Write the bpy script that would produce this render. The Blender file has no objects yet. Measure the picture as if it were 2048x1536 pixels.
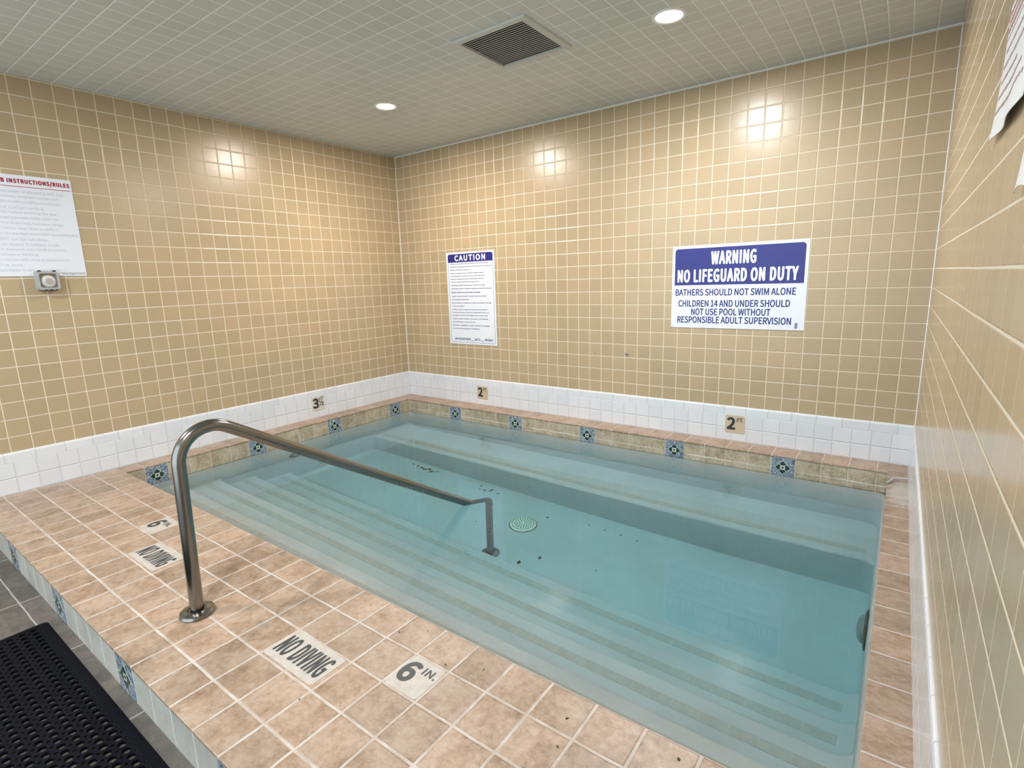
import bpy, bmesh, math, random
from mathutils import Matrix, Vector
import numpy as np

random.seed(7)
S = bpy.context.scene
C = S.collection
PI = math.pi

# ------------------------------------------------------------------ room sizes (metres, deck level is z = 0)
W, ZC, YEND = 4.608, 2.558, -6.4          # room width, ceiling height, open end behind the viewer
PXL, PXR, PYB, PYF = 0.170, 4.495, -0.200, -2.863   # spa opening
DECK_Y = -3.605                           # front of the raised deck
FLOOR_Z = -0.155
WATER_Z = -0.137
BASE_H = 0.268                            # white tile base
FZ = -1.06                                # spa floor

# ------------------------------------------------------------------ camera
yaw, pit, rol = -0.6372, 0.1924, -0.0303
fwd = Vector((math.sin(yaw)*math.cos(pit), math.cos(yaw)*math.cos(pit), -math.sin(pit)))
rgt = Vector((math.cos(yaw), -math.sin(yaw), 0)); upv = rgt.cross(fwd)
r2 = math.cos(rol)*rgt + math.sin(rol)*upv
u2 = -math.sin(rol)*rgt + math.cos(rol)*upv
cam = bpy.data.objects.new('camera', bpy.data.cameras.new('camera')); C.objects.link(cam)
M = Matrix.Identity(4)
for i in range(3):
    M[i][0], M[i][1], M[i][2] = r2[i], u2[i], -fwd[i]
M[0][3], M[1][3], M[2][3] = 4.483, -4.092, 1.241
cam.matrix_world = M
cam.data.sensor_width = 36; cam.data.lens = 1059.06/2048*36
cam.data.clip_start = 0.02
S.camera = cam

# ------------------------------------------------------------------ world (daylit hall beyond the open end), exposure
world = bpy.data.worlds.new('world'); S.world = world; world.use_nodes = True
bg = world.node_tree.nodes['Background']
bg.inputs[0].default_value = (0.74, 0.89, 1.0, 1); bg.inputs[1].default_value = 2.0
S.view_settings.view_transform = 'Standard'; S.view_settings.look = 'None'
S.view_settings.gamma = 1; S.view_settings.use_curve_mapping = False
S.view_settings.exposure = 0.42
S.cycles.max_bounces = 14; S.cycles.diffuse_bounces = 6; S.cycles.glossy_bounces = 5
S.cycles.transmission_bounces = 8; S.cycles.transparent_max_bounces = 8
S.cycles.sample_clamp_indirect = 0.0
S.cycles.use_denoising = True

# ------------------------------------------------------------------ node helpers
class N:
    def __init__(s, name):
        s.m = bpy.data.materials.new(name); s.m.use_nodes = True
        s.t = s.m.node_tree; s.b = s.t.nodes['Principled BSDF']
    def n(s, kind, **kw):
        x = s.t.nodes.new('ShaderNode'+kind)
        for k, v in kw.items(): setattr(x, k, v)
        return x
    def put(s, sock, v):
        if isinstance(v, bpy.types.NodeSocket): s.t.links.new(v, sock)
        elif isinstance(v, (tuple, list)) and len(v) == 3 and sock.type == 'RGBA': sock.default_value = (*v, 1)
        else: sock.default_value = v
    def math(s, op, a, b=None, c=None):
        x = s.n('Math', operation=op); s.put(x.inputs[0], a)
        if b is not None: s.put(x.inputs[1], b)
        if c is not None: s.put(x.inputs[2], c)
        return x.outputs[0]
    def mix(s, f, a, b, mode='MIX'):
        x = s.n('Mix', data_type='RGBA', blend_type=mode)
        s.put(x.inputs[0], f); s.put(x.inputs[6], a); s.put(x.inputs[7], b); return x.outputs[2]
    def ramp(s, f, stops):
        x = s.n('ValToRGB'); e = x.color_ramp.elements
        while len(e) < len(stops): e.new(0.5)
        for q, (p, c) in zip(e, stops): q.position = p; q.color = (*c, 1) if len(c) == 3 else c
        s.put(x.inputs[0], f); return x.outputs[0]
    def noise(s, vec, scale, detail=4, rough=0.55, dist=0.0):
        x = s.n('TexNoise'); x.inputs['Scale'].default_value = scale; x.inputs['Detail'].default_value = detail
        x.inputs['Roughness'].default_value = rough; x.inputs['Distortion'].default_value = dist
        if vec is not None: s.put(x.inputs['Vector'], vec)
        return x.outputs[0]
    def pos(s):
        g = s.n('NewGeometry'); x = s.n('SeparateXYZ'); s.put(x.inputs[0], g.outputs['Position'])
        return g.outputs['Position'], {'x': x.outputs[0], 'y': x.outputs[1], 'z': x.outputs[2]}
    def set(s, **kw):
        for k, v in kw.items(): s.put(s.b.inputs[k.replace('_', ' ')], v)
    def bump(s, h, strength, dist):
        x = s.n('Bump'); x.inputs['Strength'].default_value = strength; x.inputs['Distance'].default_value = dist
        s.put(x.inputs['Height'], h); s.put(s.b.inputs['Normal'], x.outputs[0]); return x

def plain(name, col, rough=0.5, metal=0.0, spec=0.5, **kw):
    k = N(name); k.set(Base_Color=col, Roughness=rough, Metallic=metal); k.b.inputs['Specular IOR Level'].default_value = spec
    for a, b in kw.items(): k.set(**{a: b})
    return k.m

def grid(k, u, v, pu, ou, pv, ov, gw, wob=None, thin=1.0):
    """grout mask (1 in the joint), soft height (0 in the joint) and a random number per tile"""
    outs = []
    cells = []
    hs = []
    for c, p, o in ((u, pu, ou), (v, pv, ov)):
        if p is None: continue
        if wob is not None: c = k.math('ADD', c, wob)
        t = k.math('DIVIDE', k.math('SUBTRACT', c, o), p)
        cells.append(k.math('FLOOR', t))
        d = k.math('MULTIPLY', k.math('SUBTRACT', 0.5, k.math('ABSOLUTE', k.math('SUBTRACT', k.math('FRACT', t), 0.5))), p)
        outs.append(k.math('MULTIPLY', d, thin) if thin != 1.0 and not outs else d)
    d = outs[0] if len(outs) == 1 else k.math('MINIMUM', outs[0], outs[1])
    mr = k.n('MapRange', interpolation_type='SMOOTHSTEP'); k.put(mr.inputs[0], d)
    mr.inputs[1].default_value = gw*0.38; mr.inputs[2].default_value = gw*0.62
    mr.inputs[3].default_value = 1; mr.inputs[4].default_value = 0
    hr = k.n('MapRange', interpolation_type='SMOOTHSTEP'); k.put(hr.inputs[0], d)
    hr.inputs[1].default_value = gw*0.35; hr.inputs[2].default_value = gw*1.1
    cx = k.n('CombineXYZ'); k.put(cx.inputs[0], cells[0])
    if len(cells) > 1: k.put(cx.inputs[1], cells[1])
    wn = k.n('TexWhiteNoise', noise_dimensions='3D'); k.put(wn.inputs['Vector'], cx.outputs[0])
    return mr.outputs[0], hr.outputs[0], wn

def glazed(name, u, v, pu, ou, pv, ov, gw, cols, grout, rough, speck, bumpd=0.0015, peel=0.0, thin=1.0):
    k = N(name); P, ax = k.pos()
    wob = k.math('MULTIPLY', k.math('SUBTRACT', k.noise(P, 2.2, 2), 0.5), 0.004)
    g, h, wn = grid(k, ax[u], ax[v], pu, ou, pv, ov, gw, wob, thin)
    base = k.ramp(wn.outputs[0], [(0.0, cols[0]), (0.5, cols[1]), (1.0, cols[2])])
    sp = k.ramp(k.noise(P, 420, 2, 0.6), [(0.40, (1-speck,)*3), (0.60, (1, 1, 1))])
    base = k.mix(1.0, base, sp, 'MULTIPLY')
    cl = k.ramp(k.noise(P, 1.3, 3), [(0.35, (0.94, 0.95, 0.93)), (0.65, (1.03, 1.0, 0.98))])
    base = k.mix(1.0, base, cl, 'MULTIPLY')
    k.set(Base_Color=k.mix(g, base, grout), Roughness=k.math('MULTIPLY_ADD', g, 0.5, rough))
    hh = k.math('MULTIPLY_ADD', k.noise(P, 160, 2), peel, h)
    k.bump(hh, 0.6, bumpd)
    return k.m

BEIGE = [(0.423, 0.331, 0.205), (0.448, 0.349, 0.215), (0.469, 0.358, 0.224)]
GROUT = (0.656, 0.582, 0.451)
T = 0.1095
m_wall_back = glazed('beige_tile_back', 'x', 'z', T*0.9994, 0.0101, T*0.9969, 0.3654, 0.0055, BEIGE, GROUT, 0.27, 0.10, peel=0.35)
m_wall_left = glazed('beige_tile_left', 'y', 'z', T, 0.004, T*0.9969, 0.3654, 0.0055, BEIGE, GROUT, 0.27, 0.10, peel=0.35)
m_wall_right = glazed('beige_tile_right', 'y', 'z', T, 0.004, T*0.9969, 0.3654, 0.0055, BEIGE, GROUT, 0.20, 0.10, peel=0.15, thin=3.0)
CEILC = [(0.558, 0.590, 0.576), (0.576, 0.608, 0.594), (0.594, 0.625, 0.612)]
m_ceil = glazed('grey_ceiling_tile', 'x', 'y', T, 0.01, T, 0.01, 0.006, CEILC, (0.82, 0.85, 0.83), 0.42, 0.04, bumpd=0.002, peel=0.1)
WHT = [(0.638, 0.664, 0.722), (0.664, 0.689, 0.739), (0.689, 0.710, 0.756)]
def whites(n, u):
    return (glazed('white_tile_'+n, u, 'z', T, 0.0101 if u == 'x' else 0.004, 0.1015, 0.0, 0.005, WHT, (0.60, 0.61, 0.64), 0.16, 0.02, bumpd=0.004, peel=0.1),
            glazed('white_cap_'+n, u, 'z', 0.153, 0.09, None, 0, 0.005, WHT, (0.60, 0.61, 0.64), 0.16, 0.02, bumpd=0.004, peel=0.1))

def stone(name, u, v, pu, ou, pv, ov, gw, cols, grout, rough=0.42, scale=7.0, stretch=(1, 1, 1), scale_line=None, contrast=1.0, deposit=None):
    k = N(name); P, ax = k.pos()
    wob = k.math('MULTIPLY', k.math('SUBTRACT', k.noise(P, 9, 2), 0.5), 0.006)
    g, h, wn = grid(k, ax[u], ax[v], pu, ou, pv, ov, gw, wob)
    # every tile shows its own cut of the stone
    off = k.n('VectorMath', operation='MULTIPLY_ADD'); k.put(off.inputs[0], wn.outputs[1]); off.inputs[1].default_value = (9, 9, 9)
    mp = k.n('VectorMath', operation='MULTIPLY'); k.put(mp.inputs[0], P); mp.inputs[1].default_value = stretch
    k.put(off.inputs[2], mp.outputs[0])
    V = off.outputs[0]
    n1 = k.noise(V, scale, 6, 0.62, 0.3); n2 = k.noise(V, scale*6.0, 6, 0.72, 0.4)
    f = k.math('MULTIPLY_ADD', n2, 0.80*contrast, k.math('MULTIPLY_ADD', n1, 0.75, 0.145-0.40*contrast))
    base = k.ramp(f, [(0.30, cols[0]), (0.47, cols[1]), (0.60, cols[2]), (0.78, cols[3])])
    tone = k.ramp(wn.outputs[0], [(0.0, (0.86, 0.85, 0.83)), (0.5, (1, 0.98, 0.96)), (1.0, (1.08, 1.02, 1.0))])
    base = k.mix(1.0, base, tone, 'MULTIPLY')
    vein = k.ramp(k.noise(V, scale*1.7, 8, 0.7, 1.5), [(0.485, (1, 1, 1)), (0.5, (0.80, 0.73, 0.66)), (0.515, (1, 1, 1))])
    base = k.mix(0.7, base, k.mix(1.0, base, vein, 'MULTIPLY'))
    gcol = k.mix(k.ramp(k.noise(P, 14, 4), [(0.38, (0, 0, 0)), (0.62, (1, 1, 1))]), grout[0], grout[1])
    col = k.mix(g, base, gcol)
    if deposit is not None:         # white mineral crust
        x0, y0, rx, ry = deposit
        dx = k.math('DIVIDE', k.math('SUBTRACT', ax['x'], x0), rx); dy = k.math('DIVIDE', k.math('SUBTRACT', ax['y'], y0), ry)
        d = k.math('ADD', k.math('MULTIPLY', dx, dx), k.math('MULTIPLY', dy, dy))
        d = k.math('ADD', d, k.math('MULTIPLY', k.math('SUBTRACT', k.noise(P, 28, 5, 0.7), 0.5), 3.2))
        dm_ = k.n('MapRange'); k.put(dm_.inputs[0], d); dm_.inputs[1].default_value = 0.45; dm_.inputs[2].default_value = 0.95; dm_.inputs[3].default_value = 0.6; dm_.inputs[4].default_value = 0
        col = k.mix(dm_.outputs[0], col, (0.46, 0.435, 0.40))
    if scale_line is not None:      # mineral line left by the water on some of the tiles
        zc, x0, fade = scale_line
        d = k.math('ABSOLUTE', k.math('SUBTRACT', k.math('ADD', ax['z'], k.math('MULTIPLY', k.math('SUBTRACT', k.noise(P, 18, 3), 0.5), 0.010)), zc))
        ln = k.n('MapRange'); k.put(ln.inputs[0], d); ln.inputs[1].default_value = 0.0015; ln.inputs[2].default_value = 0.0045; ln.inputs[3].default_value = 1; ln.inputs[4].default_value = 0
        wet = k.n('MapRange'); k.put(wet.inputs[0], k.noise(P, 3.0, 2)); wet.inputs[1].default_value = 0.35; wet.inputs[2].default_value = 0.6
        col = k.mix(k.math('MULTIPLY', k.math('MULTIPLY', ln.outputs[0], wet.outputs[0]), 0.8), col, (0.78, 0.78, 0.74))
    k.set(Base_Color=col, Roughness=k.math('MULTIPLY_ADD', g, 0.35, rough))
    k.bump(k.math('MULTIPLY_ADD', n2, 0.25, h), 0.7, 0.002)
    return k.m

DECKC = [(0.208, 0.139, 0.089), (0.316, 0.229, 0.162), (0.385, 0.293, 0.222), (0.439, 0.350, 0.281)]
DGR = ((0.42, 0.35, 0.295), (0.51, 0.465, 0.425))
Q = 0.1525
m_deck = stone('travertine_deck', 'x', 'y', Q, 2.788, Q, -3.0155, 0.0085, DECKC, DGR, scale=7)
m_cope_l = stone('travertine_coping_left', 'y', 'x', Q, -0.310, None, 0, 0.007, DECKC, DGR, scale=8)
m_cope_b = stone('travertine_coping_back', 'x', 'y', 0.152, 0.790, None, 0, 0.007, DECKC, DGR, scale=8)
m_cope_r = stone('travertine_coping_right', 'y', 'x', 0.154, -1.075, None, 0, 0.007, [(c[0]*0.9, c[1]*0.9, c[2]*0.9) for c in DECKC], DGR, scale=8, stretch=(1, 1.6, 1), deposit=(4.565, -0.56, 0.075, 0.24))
LINEC = [(0.252, 0.206, 0.130), (0.378, 0.323, 0.227), (0.479, 0.424, 0.323), (0.554, 0.504, 0.412)]
LGR = ((0.470, 0.420, 0.336), (0.554, 0.512, 0.445))
m_line_b = stone('waterline_tile_back', 'x', 'z', 0.152, 0.790, None, 0, 0.006, LINEC, LGR, scale=9, scale_line=(-0.098, 0, 0))
m_line_l = stone('waterline_tile_left', 'y', 'z', Q, -0.310, None, 0, 0.006, LINEC, LGR, scale=9)
RISC = [(0.376, 0.376, 0.336), (0.448, 0.448, 0.408), (0.496, 0.496, 0.456), (0.560, 0.560, 0.528)]  # same stone, with cool daylight put into its paler, greyer colours
m_riser = stone('daylit_riser_tile', 'x', 'z', 0.152, 0.800, None, 0, 0.006, RISC, ((0.62, 0.64, 0.62), (0.70, 0.71, 0.70)), scale=8, contrast=0.6)
FLC = [(0.064, 0.058, 0.053), (0.101, 0.091, 0.081), (0.135, 0.121, 0.106), (0.180, 0.161, 0.143)]
m_floor = stone('slate_floor_tile', 'x', 'y', 0.61, 1.305, 0.305, -3.679, 0.006, FLC, ((0.30, 0.285, 0.26), (0.36, 0.345, 0.32)), scale=3.0, rough=0.5)

def plaster(name, c0, c1):
    k = N(name); P, ax = k.pos()
    k.set(Base_Color=k.ramp(k.noise(P, 2.4, 5, 0.6), [(0.3, c0), (0.7, c1)]), Roughness=0.75)
    k.b.inputs['Specular IOR Level'].default_value = 0.15
    return k.m
m_plaster = plaster('white_pool_plaster', (0.50, 0.495, 0.48), (0.57, 0.565, 0.55))
def strip_mat():
    k = N('tan_nosing_tile'); P, ax = k.pos()
    g, h, wn = grid(k, ax['x'], ax['y'], 0.102, 0.03, None, 0, 0.004)
    n = k.noise(P, 22, 5, 0.6)
    base = k.ramp(n, [(0.3, (0.43, 0.40, 0.36)), (0.7, (0.49, 0.465, 0.42))])
    k.set(Base_Color=k.mix(k.math('MULTIPLY', g, 0.3), base, (0.62, 0.60, 0.56)), Roughness=0.7)
    k.b.inputs['Specular IOR Level'].default_value = 0.15
    return k.m
m_strip = strip_mat()

def water_mat():
    k = N('spa_water'); t = k.t; t.nodes.remove(k.b)
    gl = k.n('BsdfGlass'); gl.inputs['IOR'].default_value = 1.333; gl.inputs['Roughness'].default_value = 0.0
    P, ax = k.pos()
    b = k.n('Bump'); b.inputs['Strength'].default_value = 0.05; b.inputs['Distance'].default_value = 0.003
    k.put(b.inputs['Height'], k.noise(P, 9, 2)); k.put(gl.inputs['Normal'], b.outputs[0])
    out = t.nodes['Material Output']
    t.links.new(gl.outputs[0], out.inputs['Surface'])
    return k.m
m_water = water_mat()
def water_body_mat():
    k = N('spa_water_depth'); t = k.t; t.nodes.remove(k.b)
    va = k.n('VolumeAbsorption'); va.inputs['Color'].default_value = (0.56, 0.918, 0.982, 1); va.inputs['Density'].default_value = 1.0
    t.links.new(va.outputs[0], t.nodes['Material Output'].inputs['Volume'])
    return k.m
m_water_body = water_body_mat()

def steel():
    k = N('brushed_stainless')
    k.set(Base_Color=(0.26, 0.25, 0.235), Metallic=1.0, Roughness=0.2)
    return k.m
m_steel = steel()
m_white_sign = plain('white_sign_plastic', (0.68, 0.71, 0.77), 0.3)
m_navy = plain('sign_blue', (0.014, 0.016, 0.17), 0.3)
m_navy_text = plain('sign_blue_lettering', (0.020, 0.027, 0.17), 0.4)
m_white_text = plain('white_lettering', (0.74, 0.75, 0.80), 0.35)
m_red = plain('red_lettering', (0.34, 0.012, 0.035), 0.45)
m_faded = plain('faded_grey_lettering', (0.56, 0.60, 0.66), 0.45)
m_greytext = plain('grey_lettering', (0.30, 0.31, 0.33), 0.45)
m_black_text = plain('black_enamel', (0.028, 0.03, 0.038), 0.35)
m_marker = plain('cream_marker_tile', (0.53, 0.425, 0.295), 0.28)
m_marker_w = plain('ivory_marker_tile', (0.58, 0.545, 0.46), 0.28)
def deckmarker():
    k = N('pale_deck_marker'); P, ax = k.pos()
    k.set(Base_Color=k.ramp(k.noise(P, 30, 6, 0.65), [(0.32, (0.40, 0.365, 0.32)), (0.68, (0.51, 0.475, 0.43))]), Roughness=0.55)
    return k.m
m_dmark = deckmarker()
m_dark_text = plain('charcoal_enamel', (0.045, 0.047, 0.052), 0.5)
m_rubber = plain('black_rubber', (0.004, 0.0045, 0.0075), 0.75, spec=0.08)
m_caulk = plain('white_caulk', (0.80, 0.82, 0.82), 0.5)
m_ventpaint = plain('vent_paint', (0.56, 0.57, 0.53), 0.5)
m_dark = plain('duct_shade_plate', (0.006, 0.006, 0.010), 0.7)
m_greyplastic = plain('grey_plastic', (0.36, 0.36, 0.37), 0.4)
m_whiteplastic = plain('white_plastic', (0.80, 0.80, 0.78), 0.35)
m_lensplastic = plain('frosted_lens', (0.45, 0.45, 0.45), 0.3)
m_blackplastic = plain('black_plastic', (0.02, 0.02, 0.02), 0.5)
m_drain = plain('cream_drain_plastic', (0.84, 0.82, 0.68), 0.5)
m_hole = plain('drain_hole', (0.03, 0.04, 0.035), 0.8)
m_leaf = plain('dark_leaf_debris', (0.045, 0.042, 0.018), 0.8)
m_paper = plain('laminated_paper', (0.76, 0.79, 0.83), 0.35)
m_brownink = plain('brown_ink', (0.30, 0.20, 0.19), 0.6)
m_redink = plain('faded_red_ink', (0.36, 0.13, 0.10), 0.6)
m_fitting = plain('dark_wet_fitting', (0.03, 0.05, 0.05), 0.35)
m_dome = plain('grey_fitting_dome', (0.22, 0.27, 0.26), 0.3)
m_green = plain('dark_green_glaze', (0.008, 0.042, 0.036), 0.2)
m_cream = plain('cream_line_glaze', (0.58, 0.58, 0.48), 0.3)
m_chip = plain('bare_backing', (0.16, 0.16, 0.17), 0.8)
def bluetile():
    k = N('blue_marbled_glaze'); tc = k.n('TexCoord'); P, ax = k.pos()
    n = k.noise(P, 32, 6, 0.7, 2.5)
    k.set(Base_Color=k.ramp(n, [(0.36, (0.045, 0.075, 0.125)), (0.47, (0.13, 0.18, 0.25)), (0.56, (0.31, 0.365, 0.41)), (0.70, (0.55, 0.60, 0.62))]), Roughness=0.25)
    return k.m
m_blue = bluetile()
def emit(name, col, s):
    k = N(name); k.set(Base_Color=(0.9, 0.9, 0.9)); k.b.inputs['Emission Color'].default_value = (*col, 1); k.b.inputs['Emission Strength'].default_value = s
    return k.m
m_warm = emit('warm_lamp_lens', (1.0, 0.90, 0.84), 9)
m_cool = emit('cool_lamp_lens', (0.95, 0.98, 1.0), 9)
def clearcover():
    k = N('clear_plastic'); t = k.t; t.nodes.remove(k.b)
    tr = k.n('BsdfTransparent'); gl = k.n('BsdfGlossy'); gl.inputs['Roughness'].default_value = 0.08
    mx = k.n('MixShader'); mx.inputs[0].default_value = 0.12
    t.links.new(tr.outputs[0], mx.inputs[1]); t.links.new(gl.outputs[0], mx.inputs[2])
    t.links.new(mx.outputs[0], t.nodes['Material Output'].inputs['Surface'])
    return k.m
m_clear = clearcover()

# ------------------------------------------------------------------ geometry helpers
def obj(name, bm, mat, parent=None, smooth=False):
    me = bpy.data.meshes.new(name)
    if parent is not None and parent.get('_built_in_world', 0):
        bm.transform(mat_of[parent.name].inverted())
    bm.normal_update(); bm.to_mesh(me); bm.free()
    for m in (mat if isinstance(mat, (list, tuple)) else [mat]): me.materials.append(m)
    if smooth:
        for p in me.polygons: p.use_smooth = True
        try: me.set_sharp_from_angle(angle=math.radians(40))
        except Exception: pass
    o = bpy.data.objects.new(name, me); C.objects.link(o)
    if parent is not None: o.parent = parent
    return o
mat_of = {}
def tag(o, label, cat, group=None, kind=None):
    if label: o['label'] = label
    if cat: o['category'] = cat
    if group: o['group'] = group
    if kind: o['kind'] = kind
    return o
def thing(name, label, cat, mw, group=None, worldbuilt=False):
    o = bpy.data.objects.new(name, None); C.objects.link(o); o.empty_display_size = 0.05
    if not isinstance(mw, Matrix): mw = Matrix.Translation(mw)
    o.matrix_world = mw; mat_of[o.name] = mw.copy()
    if worldbuilt: o['_built_in_world'] = 1
    return tag(o, label, cat, group)
def struct(name, bm, m, smooth=False):
    o = obj(name, bm, m, None, smooth); o['kind'] = 'structure'; return o
def box(bm, x0, x1, y0, y1, z0, z1, bevel=0.0, seg=2, mi=0):
    vs = [bm.verts.new(p) for p in ((x0,y0,z0),(x1,y0,z0),(x1,y1,z0),(x0,y1,z0),(x0,y0,z1),(x1,y0,z1),(x1,y1,z1),(x0,y1,z1))]
    fs = [bm.faces.new([vs[i] for i in q]) for q in ((0,3,2,1),(4,5,6,7),(0,1,5,4),(1,2,6,5),(2,3,7,6),(3,0,4,7))]
    for f in fs: f.material_index = mi
    if bevel > 0:
        es = {e for f in fs for e in f.edges}
        r = bmesh.ops.bevel(bm, geom=list(es), offset=bevel, segments=seg, profile=0.5, affect='EDGES')
        for f in r['faces']: f.material_index = mi
    return bm
def B(*a, **k): return box(bmesh.new(), *a, **k)
def rounded(w, h, r, n=6):
    pts = []
    for cx, cy, a0 in ((w/2-r, h/2-r, 0), (-w/2+r, h/2-r, 90), (-w/2+r, -h/2+r, 180), (w/2-r, -h/2+r, 270)):
        for i in range(n+1):
            a = math.radians(a0+90*i/n); pts.append((cx+r*math.cos(a), cy+r*math.sin(a)))
    return pts
def prism(pts, z0, z1, bm=None, edge=0.0):
    bm = bm or bmesh.new()
    n = len(pts)
    rings = []
    if edge > 0:
        cx = sum(p[0] for p in pts)/n; cy = sum(p[1] for p in pts)/n
        w = max(p[0] for p in pts)-min(p[0] for p in pts); h = max(p[1] for p in pts)-min(p[1] for p in pts)
        ins = [(cx+(p[0]-cx)*(1-2*edge/w), cy+(p[1]-cy)*(1-2*edge/h)) for p in pts]
        prof = [(pts, z0), (pts, z1-edge), ([(0.3*a[0]+0.7*b[0], 0.3*a[1]+0.7*b[1]) for a, b in zip(ins, pts)], z1-0.3*edge), (ins, z1)]
    else: prof = [(pts, z0), (pts, z1)]
    for q, z in prof: rings.append([bm.verts.new((x, y, z)) for x, y in q])
    for a, b in zip(rings, rings[1:]):
        for i in range(n): bm.faces.new((a[i], a[(i+1) % n], b[(i+1) % n], b[i]))
    bm.faces.new(rings[-1]); bm.faces.new(list(reversed(rings[0])))
    return bm
def lathe(prof, n=32, bm=None, cap=True):
    """profile of (radius, z) turned about z"""
    bm = bm or bmesh.new(); rings = []
    for r, z in prof:
        if r < 1e-6: rings.append([bm.verts.new((0, 0, z))])
        else: rings.append([bm.verts.new((r*math.cos(2*PI*i/n), r*math.sin(2*PI*i/n), z)) for i in range(n)])
    for a, b in zip(rings, rings[1:]):
        for i in range(n):
            j = (i+1) % n
            if len(a) == 1 and len(b) == 1: continue
            if len(a) == 1: bm.faces.new((a[0], b[j], b[i]))
            elif len(b) == 1: bm.faces.new((a[i], a[j], b[0]))
            else: bm.faces.new((a[i], a[j], b[j], b[i]))
    if cap:
        if len(rings[0]) > 1: bm.faces.new(list(reversed(rings[0])))
        if len(rings[-1]) > 1: bm.faces.new(rings[-1])
    bmesh.ops.recalc_face_normals(bm, faces=bm.faces)
    return bm
def tube(path, r, n=20, bm=None):
    bm = bm or bmesh.new(); path = [Vector(p) for p in path]; rings = []
    prev = None
    for i, p in enumerate(path):
        d = (path[min(i+1, len(path)-1)]-path[max(i-1, 0)]).normalized()
        a = Vector((1, 0, 0)) if prev is None and abs(d.x) < 0.9 else (prev if prev is not None else Vector((0, 1, 0)))
        a = (a-d*a.dot(d)).normalized(); b = d.cross(a); prev = a
        rings.append([bm.verts.new(p+r*(math.cos(2*PI*k/n)*a+math.sin(2*PI*k/n)*b)) for k in range(n)])
    for u, v in zip(rings, rings[1:]):
        for k in range(n): bm.faces.new((u[k], u[(k+1) % n], v[(k+1) % n], v[k]))
    bm.faces.new(list(reversed(rings[0]))); bm.faces.new(rings[-1])
    bmesh.ops.recalc_face_normals(bm, faces=bm.faces)
    return bm
def smooth_path(pts, rad, n=8):
    """polyline with its corners rounded"""
    pts = [Vector(p) for p in pts]; out = [pts[0]]
    for i in range(1, len(pts)-1):
        a, p, b = pts[i-1], pts[i], pts[i+1]
        r = rad[i-1] if isinstance(rad, (list, tuple)) else rad
        d1 = (a-p).normalized(); d2 = (b-p).normalized()
        th = d1.angle(d2); t = min(r/math.tan(th/2), 0.49*min((a-p).length, (b-p).length) if not isinstance(rad, (list, tuple)) else 9)
        s, e = p+d1*t, p+d2*t
        rr = t*math.tan(th/2); c = p+(d1+d2).normalized()*(rr/math.sin(th/2))
        v1, v2 = (s-c), (e-c); ang = v1.angle(v2); ax = v1.cross(v2).normalized()
        for k in range(n+1): out.append(c+Matrix.Rotation(ang*k/n, 3, ax) @ v1)
    out.append(pts[-1]); return out
try:
    import os
    FONT = bpy.data.fonts.load(os.path.join(bpy.utils.system_resource('DATAFILES'), 'fonts', 'Noto Sans CJK Regular.woff2'))
except Exception:
    FONT = None
def text_bm(s, x0, x1, y0, y1, bold=0.0, depth=0.0004, align='CENTER', z=0.0):
    """flat painted lettering fitted to the box x0..x1, y0..y1 of the local plane; bold thickens the strokes"""
    cu = bpy.data.curves.new('lettering', 'FONT'); cu.body = s; cu.size = 1.0
    cu.align_x = align; cu.space_line = 1.0; cu.resolution_u = 4; cu.space_character = 1.0+(1.6*bold if bold > 0.032 else 0)
    if FONT: cu.font = FONT
    o = bpy.data.objects.new('lettering', cu); C.objects.link(o)
    dg = bpy.context.evaluated_depsgraph_get(); me = bpy.data.meshes.new_from_object(o.evaluated_get(dg))
    one = bmesh.new(); one.from_mesh(me); bpy.data.objects.remove(o); bpy.data.meshes.remove(me); bpy.data.curves.remove(cu)
    vs = [v.co.copy() for v in one.verts]; fs = [[v.index for v in f.verts] for f in one.faces]; one.free()
    xs = [v.x for v in vs]; ys = [v.y for v in vs]; a, b, c, d = min(xs), max(xs), min(ys), max(ys)
    k = bold*(y1-y0)/(s.count('\n')*1.25+1)
    q0 = [((v.x-a)/(b-a)*(x1-x0-2*k)+x0+k, (v.y-c)/(d-c)*(y1-y0-2*k)+y0+k) for v in vs]
    bm = bmesh.new()
    offs = [(0, 0)] if k <= 0 else [(k*math.cos(i*PI/4), k*math.sin(i*PI/4)) for i in range(8)]
    for i, (dx, dy) in enumerate(offs):
        q = [bm.verts.new((x+dx, y+dy, z+depth+i*3e-5)) for x, y in q0]
        for f in fs:
            try: bm.faces.new([q[j] for j in f])
            except ValueError: pass
    for f in bm.faces:
        f.normal_update()
        if f.normal.z < 0: f.normal_flip()
    return bm
def dup(root, mw, label=None, group=None):
    r = root.copy(); C.objects.link(r); r.matrix_world = mw
    if label: r['label'] = label
    if group: r['group'] = group
    for ch in list(root.children):
        c = ch.copy(); C.objects.link(c); c.parent = r
        for g in ch.children:
            d = g.copy(); C.objects.link(d); d.parent = c
    return r
def frame_at(x, y, z, face):
    """local x to the right, y up, z out of the surface"""
    cols = {'back': ((1,0,0),(0,0,1),(0,-1,0)), 'left': ((0,1,0),(0,0,1),(1,0,0)), 'right': ((0,-1,0),(0,0,1),(-1,0,0)),
            'up': ((1,0,0),(0,1,0),(0,0,1)), 'down': ((1,0,0),(0,-1,0),(0,0,-1)), 'poolleft': ((0,1,0),(0,0,1),(1,0,0))}[face]
    m = Matrix.Identity(4)
    for j, c in enumerate(cols):
        for i in range(3): m[i][j] = c[i]
    m[0][3], m[1][3], m[2][3] = x, y, z
    return m

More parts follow.
